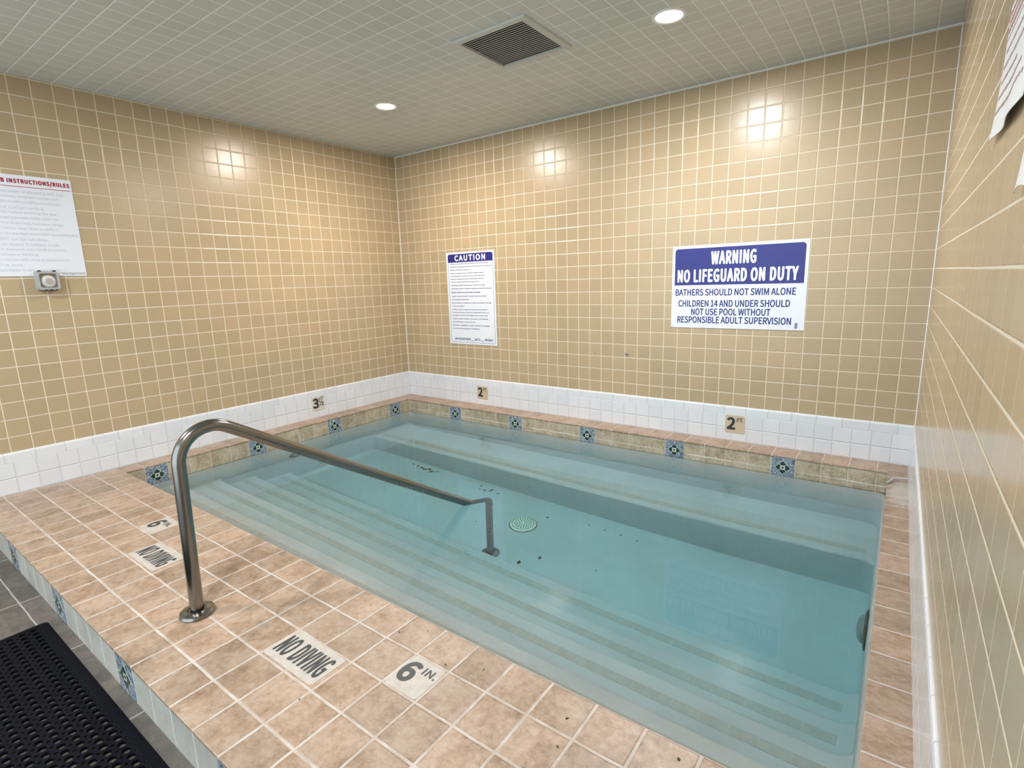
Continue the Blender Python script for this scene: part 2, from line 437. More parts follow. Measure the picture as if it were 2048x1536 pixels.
# ------------------------------------------------------------------ the room
struct('wall_back', B(-0.12, W+0.14, 0, 0.12, FZ-0.1, ZC+0.1), m_wall_back)
struct('wall_left', B(-0.12, 0, YEND, 0, FZ-0.1, ZC+0.1), m_wall_left)
bm = bmesh.new()      # the right wall runs very slightly out of square
xr = lambda y: W-0.0052*y
vs = [bm.verts.new(p) for p in ((xr(0),0,FZ-.1),(xr(0),0,ZC+.1),(xr(YEND),YEND,ZC+.1),(xr(YEND),YEND,FZ-.1),
                                (W+.14,0,FZ-.1),(W+.14,0,ZC+.1),(W+.14,YEND,ZC+.1),(W+.14,YEND,FZ-.1))]
for q in ((0,1,2,3),(4,7,6,5),(0,4,5,1),(3,2,6,7),(1,5,6,2),(0,3,7,4)): bm.faces.new([vs[i] for i in q])
bmesh.ops.recalc_face_normals(bm, faces=bm.faces)
struct('wall_right', bm, m_wall_right)
struct('ceiling', B(-0.12, W+0.14, YEND, 0.12, ZC, ZC+0.1), m_ceil)
struct('floor', B(-0.12, W+0.14, YEND, DECK_Y+0.02, FLOOR_Z-0.1, FLOOR_Z), m_floor)
def base_trim(name, run, m):
    """white tile base: two courses and a rounded cap; run(t, s, z) gives a point at length t, s out of the wall"""
    t0, t1, fn = run
    prof = [(0.0, 0.0), (0.0085, 0.0), (0.0085, 0.2015), (0.0095, 0.203), (0.0095, 0.255), (0.007, 0.264), (0.003, BASE_H), (0.0, BASE_H)]
    bm = bmesh.new(); ra = [bm.verts.new(fn(t0, s, z)) for s, z in prof]; rb = [bm.verts.new(fn(t1, s, z)) for s, z in prof]
    for i in range(len(prof)-1):
        f = bm.faces.new((ra[i], rb[i], rb[i+1], ra[i+1])); f.material_index = 0 if i < 2 else 1
    bm.faces.new(ra); bm.faces.new(list(reversed(rb)))
    bmesh.ops.recalc_face_normals(bm, faces=bm.faces)
    return struct(name, bm, m)
base_trim('trim_1', (DECK_Y, 0.0, lambda t, s, z: (s, t, z)), whites('left', 'y'))
base_trim('trim_2', (0.0, W, lambda t, s, z: (t, -s, z)), whites('back', 'x'))
base_trim('trim_3', (DECK_Y, 0.0, lambda t, s, z: (xr(t)-s-0.006*(1-z/BASE_H), t, z)), whites('right', 'y'))
struct('trim_4', B(0, 0.003, -0.004, 0, BASE_H, ZC), m_caulk)
struct('trim_5', B(W-0.004, W+0.001, -0.005, 0, BASE_H, ZC), m_caulk)
struct('trim_6', B(0, W, -0.003, 0, ZC-0.006, ZC), m_caulk)

# ------------------------------------------------------------------ the spa
spa = thing('spa_pool', 'sunken tiled spa pool with a raised tan deck, steps and a bench under water', 'pool', (2.3, -1.5, 0), worldbuilt=True)
bm = bmesh.new(); th = 0.012
box(bm, 0.001, W+0.012, DECK_Y, PYF, -th, 0, bevel=0.003, mi=0)
box(bm, 0.001, PXL, PYF-0.001, -0.001, -th, 0, bevel=0.003, mi=1)
box(bm, PXL-0.001, PXR+0.001, PYB, -0.001, -th, 0, bevel=0.003, mi=2)
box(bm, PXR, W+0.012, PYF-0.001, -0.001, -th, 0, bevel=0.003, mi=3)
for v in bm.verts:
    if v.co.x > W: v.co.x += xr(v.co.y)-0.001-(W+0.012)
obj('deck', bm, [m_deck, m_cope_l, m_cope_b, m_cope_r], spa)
obj('front_riser', B(0.001, W+0.014, DECK_Y+0.004, DECK_Y+0.05, FLOOR_Z-0.02, -th), m_riser, spa)
bm = bmesh.new(); ZL = -0.165
box(bm, PXL, PXR, PYB+0.003, PYB+0.02, ZL, -th, mi=0)
box(bm, PXL-0.02, PXL-0.003, PYF, PYB+0.02, ZL, -th, mi=1)
box(bm, PXR+0.003, PXR+0.02, PYF, PYB+0.02, ZL, -th, mi=1)
box(bm, PXL, PXR, PYF-0.02, PYF-0.003, ZL, -th, mi=0)
obj('waterline_tiles', bm, [m_line_b, m_line_l], spa)
# plaster shell: floor and four walls, with coved corners
XA, XB, YA, YB = PXL-0.008, PXR-0.004, PYF-0.01, PYB+0.004
bm = bmesh.new()
def shell_ring(ins, z):
    pts = rounded(XB-XA-2*ins, YB-YA-2*ins, max(0.10-ins, 0.03), 6); cx, cy = (XA+XB)/2, (YA+YB)/2
    return [bm.verts.new((cx+p[0], cy+p[1], z)) for p in pts]
rg = [shell_ring(-0.025, ZL+0.006), shell_ring(-0.0, ZL+0.005), shell_ring(0.004, ZL), shell_ring(0.012, -0.6)]
for a in range(1, 7):
    t = a/6*PI/2; rg.append(shell_ring(0.012+0.05*(1-math.cos(t)), FZ+0.05-0.05*math.sin(t)))
for a, b in zip(rg, rg[1:]):
    for i in range(len(a)): bm.faces.new((a[i], b[i], b[(i+1) % len(a)], a[(i+1) % len(a)]))
bm.faces.new(rg[-1])
bmesh.ops.recalc_face_normals(bm, faces=bm.faces)
for f in bm.faces: f.normal_flip()
basin = obj('basin', bm, m_plaster, spa, smooth=True)
def ledge_curve(y, sign, r=0.075, n=8):
    """edge line seen from above, sweeping into the side walls"""
    L, R = XA+0.004, XB-0.004
    pts = []
    for i in range(n+1):
        a = PI/2*i/n; pts.append((L+r-r*math.cos(a), y+sign*(r-r*math.sin(a)), -math.cos(a), -sign*math.sin(a)))
    for i in range(n+1):
        a = PI/2*(1-i/n); pts.append((R-r+r*math.cos(a), y+sign*(r-r*math.sin(a)), math.cos(a), -sign*math.sin(a)))
    return pts
def ledge(yn, sign, zt, yb, zb=FZ-0.01, rr=0.022):
    """tread with a rounded nose; sign +1: nose faces +y"""
    cv = ledge_curve(yn, sign); bm = bmesh.new(); rows = []
    rows.append([bm.verts.new((x, yb, zt)) for x, y, nx, ny in cv])
    for i in range(7):
        a = PI/2*i/6; k = rr*(1-math.sin(a))
        rows.append([bm.verts.new((x+nx*k, y+ny*k, zt-rr*(1-math.cos(a)))) for x, y, nx, ny in cv])
    rows.append([bm.verts.new((x, y, zb)) for x, y, nx, ny in cv])
    for a, b in zip(rows, rows[1:]):
        for i in range(len(a)-1): bm.faces.new((a[i], b[i], b[i+1], a[i+1]))
    bmesh.ops.recalc_face_normals(bm, faces=bm.faces)
    if sum(f.normal.z*f.calc_area() for f in bm.faces) < 0:
        for f in bm.faces: f.normal_flip()
    return bm
STEPS = [(-2.545, -0.30), (-2.258, -0.49), (-1.972, -0.68), (-1.662, -0.87)]
wet = [basin]
for yn, zt in STEPS:
    st = obj('step', ledge(yn, 1, zt, YA), m_plaster, spa, smooth=True)
    ns = obj('nosing_strip', B(0.20, 4.425, yn-0.125, yn-0.077, zt-0.004, zt+0.002, bevel=0.0008, seg=1).copy(), m_strip, None)
    ns.data.transform(mat_of['spa_pool'].inverted()); ns.parent = st; ns['label'] = 'tan tiled strip set along the edge of a step'
    wet += [st, ns]
bench = obj('bench', ledge(-0.705, -1, -0.68, YB), m_plaster, spa, smooth=True)
ns = obj('nosing_strip', B(0.22, 4.43, -0.63, -0.575, -0.684, -0.678, bevel=0.0008, seg=1).copy(), m_strip, None)
ns.data.transform(mat_of['spa_pool'].inverted()); ns.parent = bench; ns['label'] = 'tan tiled strip set along the bench edge'
wet += [bench, ns]
pw = thing('pool_water', 'clear still teal water filling the spa', 'water', (2.3, -1.5, WATER_Z), worldbuilt=True); pw['kind'] = 'stuff'
bm = bmesh.new()
bm.faces.new([bm.verts.new(p) for p in ((PXL-0.006, PYF-0.006, WATER_Z), (PXR+0.006, PYF-0.006, WATER_Z), (PXR+0.006, PYB+0.006, WATER_Z), (PXL-0.006, PYB+0.006, WATER_Z))])
water = obj('water_surface', bm, m_water, pw, smooth=True)
e = 0.008; zt = WATER_Z-0.002; y0 = PYF-0.005
prof = [(y0, zt), (y0, STEPS[0][1]+e)]
for i, (yn, z) in enumerate(STEPS):
    prof.append((yn+e, z+e)); prof.append((yn+e, (STEPS[i+1][1]+e if i+1 < len(STEPS) else FZ+0.036)))
prof += [(-0.705-e, FZ+0.036), (-0.705-e, -0.68+e), (PYB+0.005, -0.68+e), (PYB+0.005, zt)]
bm = bmesh.new(); ra = [bm.verts.new((PXL-0.005, y, z)) for y, z in prof]; rb = [bm.verts.new((PXR+0.005, y, z)) for y, z in prof]
for i in range(len(prof)):
    j = (i+1) % len(prof); bm.faces.new((ra[i], ra[j], rb[j], rb[i]))
bm.faces.new(ra); bm.faces.new(list(reversed(rb)))
bmesh.ops.recalc_face_normals(bm, faces=bm.faces)
obj('water_body', bm, m_water_body, pw)

# ------------------------------------------------------------------ handrail
RX = 2.357
rail = thing('handrail', 'stainless steel handrail running from the deck down into the water', 'handrail', (RX, -3.335, 0), worldbuilt=True)
path = smooth_path([(RX, -3.335, 0.004), (RX, -3.315, 0.82), (RX, -1.52, -0.265), (RX, -1.525, FZ+0.01)], [0.125, 0.06], 14)
tb = obj('rail_tube', tube(path, 0.0245, 24), m_steel, rail, smooth=True)
fl = lambda: lathe([(0.0, 0.0), (0.062, 0.0), (0.064, 0.004), (0.060, 0.014), (0.046, 0.019), (0.034, 0.020), (0.030, 0.013), (0.0, 0.012)], 40)
bm = fl(); bm.transform(Matrix.Translation((RX, -3.335, 0.0005))); obj('flange', bm, m_steel, rail, smooth=True)
bm = fl(); bm.transform(Matrix.Translation((RX, -1.525, FZ+0.0005))); f2 = obj('flange', bm, m_steel, rail, smooth=True)
wet += [tb, f2]

# ------------------------------------------------------------------ drain cover and wall fittings under water
dr = thing('drain_cover', 'round cream drain cover with rings of holes on the spa floor', 'drain', (2.335, -1.105, FZ))
d1 = obj('cover', lathe([(0.0, 0.001), (0.098, 0.001), (0.100, 0.006), (0.090, 0.020), (0.070, 0.026), (0.0, 0.030)], 48), m_drain, dr, smooth=True)
bm = bmesh.new()
for r, n, s in ((0.016, 5, .0045), (0.030, 10, .005), (0.046, 15, .0052), (0.062, 20, .0055), (0.080, 26, .0055)):
    z = 0.0305-0.0046*(r/0.07) if r < 0.07 else 0.0232
    for i in range(n):
        a = 2*PI*i/n; b2 = lathe([(0, z-0.004), (s, z-0.004), (s, z+0.0006), (0, z+0.0006)], 8)
        b2.transform(Matrix.Translation((r*math.cos(a), r*math.sin(a), 0))); me = bpy.data.meshes.new('t'); b2.to_mesh(me); b2.free(); bm.from_mesh(me); bpy.data.meshes.remove(me)
d2 = obj('grate_holes', bm, m_hole, dr)
d3 = obj('rim_ring', lathe([(0.098, 0.0005), (0.106, 0.0005), (0.105, 0.003), (0.1, 0.003)], 48, cap=False), m_hole, dr)
wet += [d1, d2, d3]
ft = thing('wall_fitting', 'dark round fitting with a domed cover on the right side wall under water', 'pool fitting', frame_at(XB-0.012, -1.42, -0.60, 'right'))
a1 = obj('ring', lathe([(0.0, 0.0), (0.125, 0.0), (0.125, 0.006), (0.10, 0.012), (0.09, 0.008), (0, .008)], 40), m_fitting, ft, smooth=True)
a2 = obj('dome', lathe([(0.092, 0.006), (0.085, 0.022), (0.065, 0.034), (0.035, 0.040), (0.0, 0.042)], 40), m_dome, ft, smooth=True)
fj = thing('wall_fitting', 'small round dark jet fitting on the left side wall under water', 'pool fitting', frame_at(XA+0.012, -1.585, -0.47, 'left'))
a3 = obj('ring', lathe([(0.03, 0.0), (0.062, 0.0), (0.062, 0.006), (0.05, 0.012), (0.034, 0.010), (0.03, 0.002)], 36), m_fitting, fj, smooth=True)
a4 = obj('nozzle', lathe([(0.032, 0.002), (0.03, 0.014), (0.018, 0.020), (0.010, 0.012), (0.0, 0.004)], 30), m_dome, fj, smooth=True)
wet += [a1, a2, a3, a4]

# ------------------------------------------------------------------ decorative waterline tiles
HT = 0.070
def deco_master():
    t = thing('decorative_tile', '', 'tile', Matrix.Identity(4))
    obj('glazed_body', prism(rounded(0.146, 0.140, 0.003, 2), 0, 0.0018, edge=0.001), m_blue, t)
    bm = bmesh.new(); R = 0.050
    prism([(R, 0), (0, R), (-R, 0), (0, -R)], 0, 0.0024, bm)
    for dx, dy in ((1, 0), (-1, 0), (0, 1), (0, -1)):
        x0, x1 = sorted((dx*R*0.97, dx*0.0725)); y0, y1 = sorted((dy*R*0.97, dy*0.0695)); w = 0.0013
        if dx: y0, y1 = -w, w
        else: x0, x1 = -w, w
        box(bm, x0, x1, y0, y1, 0, 0.0024)
    obj('cream_outline', bm, m_cream, t)
    for k in range(4):
        c = Matrix.Rotation(k*PI/2, 4, 'Z')
        # corner block of the diamond, its inner corner cut away round the middle ring
        pts = [(0, 0.0468), (-0.0218, 0.0250), (-0.0108, 0.0140), (-0.006, 0.0158), (0, 0.0166), (0.006, 0.0158), (0.0108, 0.0140), (0.0218, 0.0250)]
        bm = prism(pts, 0.001, 0.0032); bm.transform(c); obj('petal', bm, m_green, t)
    obj('centre_dot', lathe([(0, 0.001), (0.0075, 0.001), (0.0075, 0.0032), (0, 0.0034)], 16), m_green, t)
    return t
dm = deco_master(); used = False
ordn = ['first', 'second', 'third', 'fourth', 'fifth']
def place_deco(mw, label, group):
    global used
    if not used:
        dm.matrix_world = mw; dm['label'] = label; dm['group'] = group; used = True
    else: dup(dm, mw, label, group)
cz = -th-HT+0.0005
for i in range(5):
    place_deco(frame_at(0.790+0.152*(5*i+0.5), PYB+0.0027, cz, 'back'), 'blue flower tile on the back waterline, %s from the left corner' % ordn[i], 'flower tiles on the back waterline')
for i in range(4):
    place_deco(frame_at(PXL-0.0027, -0.310-Q*(5*i+0.5), cz, 'left'), 'blue flower tile on the left waterline, %s from the back corner' % ordn[i], 'flower tiles on the left waterline')
for i in range(4):
    place_deco(frame_at(0.800+0.152*(5*i+0.5), DECK_Y+0.0037, cz-0.001, 'back'), 'blue flower tile on the front face of the raised deck, %s from the left wall' % ordn[i], 'flower tiles on the deck front')

# ------------------------------------------------------------------ depth marker tiles
def marker(mw, label, w, h, mat, texts, group, tmat=m_black_text, th0=0.003, low=-0.003):
    t = thing('depth_marker_tile', label, 'marker tile', mw, group)
    obj('tile_face', prism(rounded(w, h, 0.012, 5), low, th0, edge=0.0015), mat, t)
    for s, x0, x1, y0, y1, b in texts:
        obj('numeral' if s[0].isdigit() else 'lettering', text_bm(s, x0, x1, y0, y1, b, 0.0004, z=th0+0.0001), tmat, t)
    return t
two = [('2', -0.058, 0.004, -0.045, 0.052, 0.055), ('FT', 0.014, 0.054, 0.018, 0.050, 0.03)]
marker(frame_at(1.0835, -0.0085, 0.128, 'back'), 'cream 2 FT depth tile on the white back base near the left corner', 0.138, 0.133, m_marker, two, 'depth tiles on the white base')
marker(frame_at(3.5365, -0.0085, 0.1325, 'back'), 'cream 2 FT depth tile on the white back base below the lifeguard sign', 0.140, 0.135, m_marker, two, 'depth tiles on the white base')
marker(frame_at(0.0085, -1.196, 0.1405, 'left'), 'ivory 3 1/2 FT depth tile on the white left base', 0.140, 0.140, m_marker_w,
       [('3', -0.062, 0.004, -0.050, 0.050, 0.055), ('1', 0.006, 0.020, 0.004, 0.048, 0.05), ('/', 0.012, 0.044, -0.030, 0.040, 0.005), ('2', 0.030, 0.056, -0.030, 0.008, 0.05), ('FT', 0.026, 0.058, 0.036, 0.056, 0.03)], 'depth tiles on the white base')
six = [('6', -0.066, -0.004, -0.042, 0.052, 0.055), ('IN.', 0.006, 0.062, 0.016, 0.048, 0.03)]
nodv = [('NO DIVING', -0.126, 0.126, -0.045, 0.047, 0.033)]
marker(frame_at(3.3215, -3.092, 0, 'up'), 'pale 6 IN. depth tile set in the deck beside the nearer no diving tile', 0.143, 0.143, m_dmark, six, 'marker tiles set in the deck', m_dark_text, 0.0012, 0.0002)
marker(frame_at(2.930, -3.2405, 0, 'up'), 'pale NO DIVING tile set in the deck right of the handrail foot', 0.286, 0.138, m_dmark, nodv, 'marker tiles set in the deck', m_dark_text, 0.0012, 0.0002)
marker(frame_at(1.3395, -3.092, 0, 'up'), 'pale 6 IN. depth tile set in the deck behind the handrail post', 0.143, 0.143, m_dmark, six, 'marker tiles set in the deck', m_dark_text, 0.0012, 0.0002)
marker(frame_at(1.703, -3.2405, 0, 'up'), 'pale NO DIVING tile set in the deck left of the handrail foot', 0.286, 0.138, m_dmark, nodv, 'marker tiles set in the deck', m_dark_text, 0.0012, 0.0002)

# ------------------------------------------------------------------ signs
def plate(t, w, h, r=0.004, d=0.003, mat=None): return obj('panel', prism(rounded(w, h, r, 3), 0, d), mat or m_white_sign, t)
# lifeguard warning
sg = thing('warning_sign', 'white and blue no lifeguard on duty warning sign on the back wall', 'sign', frame_at(3.485, -0.001, 1.153, 'back'))
plate(sg, 0.923, 0.610)
def header(w, y0, y1, r, z):
    pts = [(w/2, y0)]
    for cx, a0 in ((w/2-r, 0), (-w/2+r, 90)):
        for i in range(7): a = math.radians(a0+15*i); pts.append((cx+r*math.cos(a), y1-r+r*math.sin(a)))
    pts.append((-w/2, y0)); return prism(pts, z, z+0.0004)
obj('header_band', header(0.882, 0.015, 0.284, 0.022, 0.003), m_navy, sg)
z = 0.0035
obj('heading', text_bm('WARNING', -0.176, 0.135, 0.160, 0.259, 0.045, 0.0004, z=z), m_white_text, sg)
obj('heading', text_bm('NO LIFEGUARD ON DUTY', -0.420, 0.405, 0.034, 0.132, 0.045, 0.0004, z=z), m_white_text, sg)
for s, x0, x1, y1 in (('BATHERS SHOULD NOT SWIM ALONE', -0.432, 0.398, -0.013), ('CHILDREN 14 AND UNDER SHOULD', -0.408, 0.366, -0.096),
                      ('NOT USE POOL WITHOUT', -0.308, 0.246, -0.158), ('RESPONSIBLE ADULT SUPERVISION', -0.412, 0.380, -0.218)):
    obj('lettering', text_bm(s, x0, x1, y1-0.051, y1, 0.03, 0.0004, z=0.0031), m_navy_text, sg)
bm = bmesh.new()
for i in range(6): box(bm, 0.403, 0.420, -0.292+i*0.0065, -0.2875+i*0.0065, 0.003, 0.0034)
obj('maker_mark', bm, m_navy_text, sg)
for x, y in ((-0.452, 0.292), (0.446, 0.292), (-0.452, -0.290)):
    bm = lathe([(0, 0), (0.004, 0), (0.003, 0.0015), (0, 0.002)], 12); bm.transform(Matrix.Translation((x, y, 0.003))); obj('screw', bm, m_greyplastic, sg)
# caution
cs = thing('caution_sign', 'tall white caution sign with a navy header on the back wall near the corner', 'sign', frame_at(0.982, -0.001, 1.0765, 'back'))
plate(cs, 0.620, 0.922)
obj('header_band', header(0.580, 0.362, 0.440, 0.02, 0.003), m_navy, cs)
obj('heading', text_bm('CAUTION', -0.198, 0.200, 0.374, 0.432, 0.06, 0.0004, z=z), m_white_text, cs)
bm = bmesh.new(); o_ = rounded(0.580, 0.886, 0.02, 6); i_ = rounded(0.574, 0.880, 0.017, 6)
va = [bm.verts.new((x, y, 0.0033)) for x, y in o_]; vb = [bm.verts.new((x, y, 0.0033)) for x, y in i_]
for i in range(len(va)): bm.faces.new((va[i], va[(i+1) % len(va)], vb[(i+1) % len(va)], vb[i]))
obj('border_line', bm, m_navy_text, cs)
paras = ["Elderly persons and those suffering from heart disease,\ndiabetes or high blood pressure should consult a physician\nbefore entering the spa pool.",
 "Persons suffering from a communicable disease\ntransmissible via water may not use the spa pool.\nPersons using prescription medications should\nconsult a physician before using the spa.",
 "Individuals under the influence of alcohol or other\nimpairing chemical substances should not use the spa pool.",
 "Bathers should not use the spa pool alone.",
 "Pregnant women should not use the spa pool without\nconsulting their physicians.",
 "Persons should not spend more than 15 minutes in the spa\nat any one session.",
 "Children under the age of 14 must be accompanied\nand supervised by at least one responsible adult over\nthe age of 18 years when lifeguards are not on duty.",
 "Children under the age of five years are prohibited\nfrom bathing in a spa or hot tub.",
 "Running or engaging in unsafe activities or horseplay\nin or around the spa pool is prohibited."]
y = 0.352; lh = 0.0258
for p in paras:
    n = p.count('\n')+1; y0 = y-lh*n
    longest = max(len(q) for q in p.split('\n'))
    obj('fine_print', text_bm(p, -0.262, min(-0.262+longest*0.0092, 0.282), y0+0.006, y, 0.035, 0.0004, 'LEFT', z=0.0031), m_navy_text, cs)
    y = y0-0.0155
obj('lettering', text_bm('SPA HOURS FROM ___ AM TO ___ PM DAILY', -0.245, 0.262, -0.424, -0.396, 0.03, 0.0004, z=0.0031), m_navy_text, cs)
# hot tub rules
rs = thing('rules_sign', 'white instructions and rules sign with a red heading on the left wall', 'sign', frame_at(0.001, -3.064, 1.665, 'left'))
plate(rs, 0.457, 0.612)
obj('heading', text_bm('HOT TUB INSTRUCTIONS/RULES', -0.219, 0.219, 0.252, 0.285, 0.06, 0.0004, z=0.0031), m_red, rs)
obj('heading_rule', B(-0.221, 0.221, 0.236, 0.2395, 0.003, 0.0034), m_red, rs)
rules = ["No children under 18 allowed in HOT Tub.", "Elderly persons, pregnant women and", "those with health conditions avoid spa", "without contact with a", "physician before entering the spa.",
 "Discourage immersion while under the", "influence of alcohol, narcotics, drugs", "Medication may lead to reflect.", "Water temperature and is NOT recommended.", "Do NOT use hot tub alone.", "Do not exceed 15 minutes in tub.",
 "Over exposure may result in nausea,", "dizziness or fainting.", "Do not use ANY soap or shampoo in", "the spa.", "Spa rules: in the spa by order"]
gap = [.045, .081, .077, .166, .101, .102, .081, .104, .010, .169, .114, .080, .231, .080, .310, .131]
for i, s in enumerate(rules):
    y1 = 0.219-i*0.0318
    obj('lettering', text_bm(s, -0.205, 0.2285-gap[i], y1-0.021, y1, 0.03, 0.0004, z=0.0031), m_faded, rs)
obj('lettering', text_bm('Per Management', 0.060, 0.222, -0.300, -0.280, 0.02, 0.0004, z=0.0031), m_greytext, rs)
# papers on the right wall
def on_right(y, z): return frame_at(xr(y)-0.001, y, z, 'right')
ps = thing('paper_notice', 'laminated notice with a faded red header on the right wall', 'notice', on_right(-2.57, 1.665))
def sheet(w, h, pts_bottom, mat):
    """a sheet whose lower edge curls off the wall"""
    bm = bmesh.new(); nx, ny = 24, 16; g = []
    for j in range(ny+1):
        row = []
        for i in range(nx+1):
            u = i/nx; v = j/ny; yb = pts_bottom(u)
            yy = h/2+(yb-h/2)*v; curl = 0.002+0.012*v**3*(0.4+0.6*math.sin(u*5+1)**2)
            row.append(bm.verts.new((-w/2+w*u, yy, curl)))
        g.append(row)
    for j in range(ny):
        for i in range(nx): bm.faces.new((g[j][i], g[j+1][i], g[j+1][i+1], g[j][i+1]))
    r = bmesh.ops.extrude_face_region(bm, geom=list(bm.faces))
    for e in r['geom']:
        if isinstance(e, bmesh.types.BMVert): e.co.z -= 0.0012
    bmesh.ops.recalc_face_normals(bm, faces=bm.faces)
    return bm
obj('sheet', sheet(0.432, 0.280, lambda u: -0.140-0.006*math.sin(u*3), m_paper), m_paper, ps, smooth=True)
def ink(bm, x0, x1, y0, y1):
    n = max(1, int((x1-x0)/0.02)); rows = []
    for y in (y0, y1):
        r = []
        for i in range(n+1):
            x = x0+(x1-x0)*i/n; u = (x+0.216)/0.432; v = (0.14-y)/(0.28+0.006*math.sin(u*3))
            r.append(bm.verts.new((x, y, 0.0025+0.012*v**3*(0.4+0.6*math.sin(u*5+1)**2))))
        rows.append(r)
    for i in range(n): bm.faces.new((rows[0][i], rows[0][i+1], rows[1][i+1], rows[1][i]))
bm = bmesh.new(); random.seed(3)
for row in range(3):
    x = -0.205
    while x < 0.20:
        w = random.uniform(0.008, 0.03); ink(bm, x, min(x+w, 0.207), 0.082+row*0.018, 0.093+row*0.018); x += w+0.006
obj('red_heading', bm, m_redink, ps)
bm = bmesh.new(); ink(bm, -0.212, 0.212, 0.069, 0.072); obj('red_rule', bm, m_redink, ps)
for row, (x0, x1) in enumerate(((-0.19, 0.06), (-0.19, 0.16), (-0.19, 0.02), (-0.19, 0.12), (-0.19, 0.17))):
    bm = bmesh.new(); x = x0; yy = 0.046-row*0.032
    while x < x1:
        w = random.uniform(0.012, 0.045); ink(bm, x, min(x+w, x1), yy-0.008, yy); x += w+0.009
    obj('faded_print', bm, m_brownink, ps)
pn = thing('paper_notice', 'plain pale plastic sheet with a wavy lower edge low on the right wall', 'notice', on_right(-3.09, 1.51))
obj('sheet', sheet(0.44, 0.300, lambda u: -0.150+0.012*math.sin(u*9+0.6)-0.01*(1-u), m_paper), m_paper, pn, smooth=True)

# ------------------------------------------------------------------ control box below the rules sign
cb = thing('control_box', 'small grey plastic box with a round white knob below the rules sign', 'wall box', frame_at(0.001, -3.053, 1.331, 'left'))
obj('back_plate', prism(rounded(0.118, 0.122, 0.014, 5), 0, 0.016, edge=0.003), m_greyplastic, cb)
bm = bmesh.new(); o_ = rounded(0.112, 0.114, 0.016, 5); i_ = rounded(0.088, 0.090, 0.012, 5); n = len(o_)
rr = [[bm.verts.new((x, y, zz)) for x, y in q] for q, zz in ((o_, 0.016), (o_, 0.048), (i_, 0.048), (i_, 0.016))]
for a, b in zip(rr, rr[1:]):
    for i in range(n): bm.faces.new((a[i], a[(i+1) % n], b[(i+1) % n], b[i]))
bmesh.ops.recalc_face_normals(bm, faces=bm.faces)
obj('housing_frame', bm, m_greyplastic, cb)
bm = lathe([(0.0405, 0.016), (0.040, 0.026), (0.035, 0.036), (0.026, 0.041), (0.0, 0.042)], 36, cap=False); bm.transform(Matrix.Translation((0.004, -0.004, 0))); obj('knob', bm, m_whiteplastic, cb, smooth=True)
bm = lathe([(0.021, 0.040), (0.019, 0.0435), (0.0, 0.0455)], 30, cap=False); bm.transform(Matrix.Translation((0.004, -0.004, 0))); obj('knob_face', bm, m_lensplastic, cb, smooth=True)
obj('clear_cover', prism(rounded(0.087, 0.089, 0.012, 5), 0.0465, 0.0475), m_clear, cb)
for x in (-0.038, 0.036): obj('hinge', B(x-0.008, x+0.008, 0.055, 0.064, 0.034, 0.050, bevel=0.002), m_blackplastic, cb)
for x, w in ((-0.020, 0.006), (0.006, 0.010), (0.034, 0.005)): obj('catch', B(x-w, x+w, -0.064, -0.055, 0.036, 0.050, bevel=0.002), m_blackplastic, cb)

# ------------------------------------------------------------------ ceiling: vent and lamps
vt = thing('ceiling_vent', 'square slatted air vent in the tiled ceiling between the lamps', 'vent', frame_at(2.561, -1.394, ZC, 'down'))
bm = bmesh.new(); a, b2 = 0.248, 0.214
o_ = [(a, -a*.97), (a, a*.97), (-a, a*.97), (-a, -a*.97)]; i_ = [(b2, -b2*.97), (b2, b2*.97), (-b2, b2*.97), (-b2, -b2*.97)]
rr = [[bm.verts.new((x, y, zz)) for x, y in q] for q, zz in ((o_, -0.002), (o_, 0.006), ([(x*.985, y*.985) for x, y in o_], 0.011), (i_, 0.014), (i_, 0.0))]
for p, q in zip(rr, rr[1:]):
    for i in range(4): bm.faces.new((p[i], p[(i+1) % 4], q[(i+1) % 4], q[i]))
bmesh.ops.recalc_face_normals(bm, faces=bm.faces)
obj('frame', bm, m_ventpaint, vt)
bm = bmesh.new(); ns_ = 20
for i in range(ns_):
    yy = -0.2075+0.415*(i+0.5)/ns_
    box(bm, -b2, b2, yy-0.0015, yy+0.0015, 0.0045, 0.0062)
bmesh.ops.recalc_face_normals(bm, faces=bm.faces)
obj('louvre_slats', bm, m_ventpaint, vt)
obj('duct_shade_plate', B(-b2, b2, -b2*.97, b2*.97, 0.0002, 0.001), m_dark, vt)  # thin black plate behind the slats; the duct's shade is put into its colour
LAMPS = [(1.203, -1.150, m_warm, (1.0, 0.90, 0.82), 'round ceiling downlight with a warm glow near the back left corner'),
         (3.371, -1.130, m_cool, (0.97, 0.985, 1.0), 'round ceiling downlight with a cool glow right of the vent'),
         (1.20, -4.45, m_cool, (0.97, 0.985, 1.0), 'round ceiling downlight over the floor near the left wall'),
         (3.38, -4.40, m_cool, (0.97, 0.985, 1.0), 'round ceiling downlight over the floor near the right wall')]
for x, y, lens, col, lab in LAMPS:
    t = thing('ceiling_downlight', lab, 'ceiling light', frame_at(x, y, ZC, 'down'), 'round ceiling downlights')
    obj('trim_ring', lathe([(0.066, 0.0), (0.088, 0.0), (0.087, 0.003), (0.080, 0.006), (0.070, 0.004), (0.066, 0.001)], 40, cap=False), m_whiteplastic, t, smooth=True)
    obj('lens', lathe([(0.0, 0.0005), (0.068, 0.0005), (0.068, 0.002), (0.05, 0.0045), (0.0, 0.006)], 40), lens, t, smooth=True)
    ld = bpy.data.lights.new('downlight', 'AREA'); ld.shape = 'DISK'; ld.size = 0.13; ld.energy = 38; ld.color = col
    lo = bpy.data.objects.new('downlight_glow', ld); C.objects.link(lo); lo.location = (x, y, ZC-0.012)

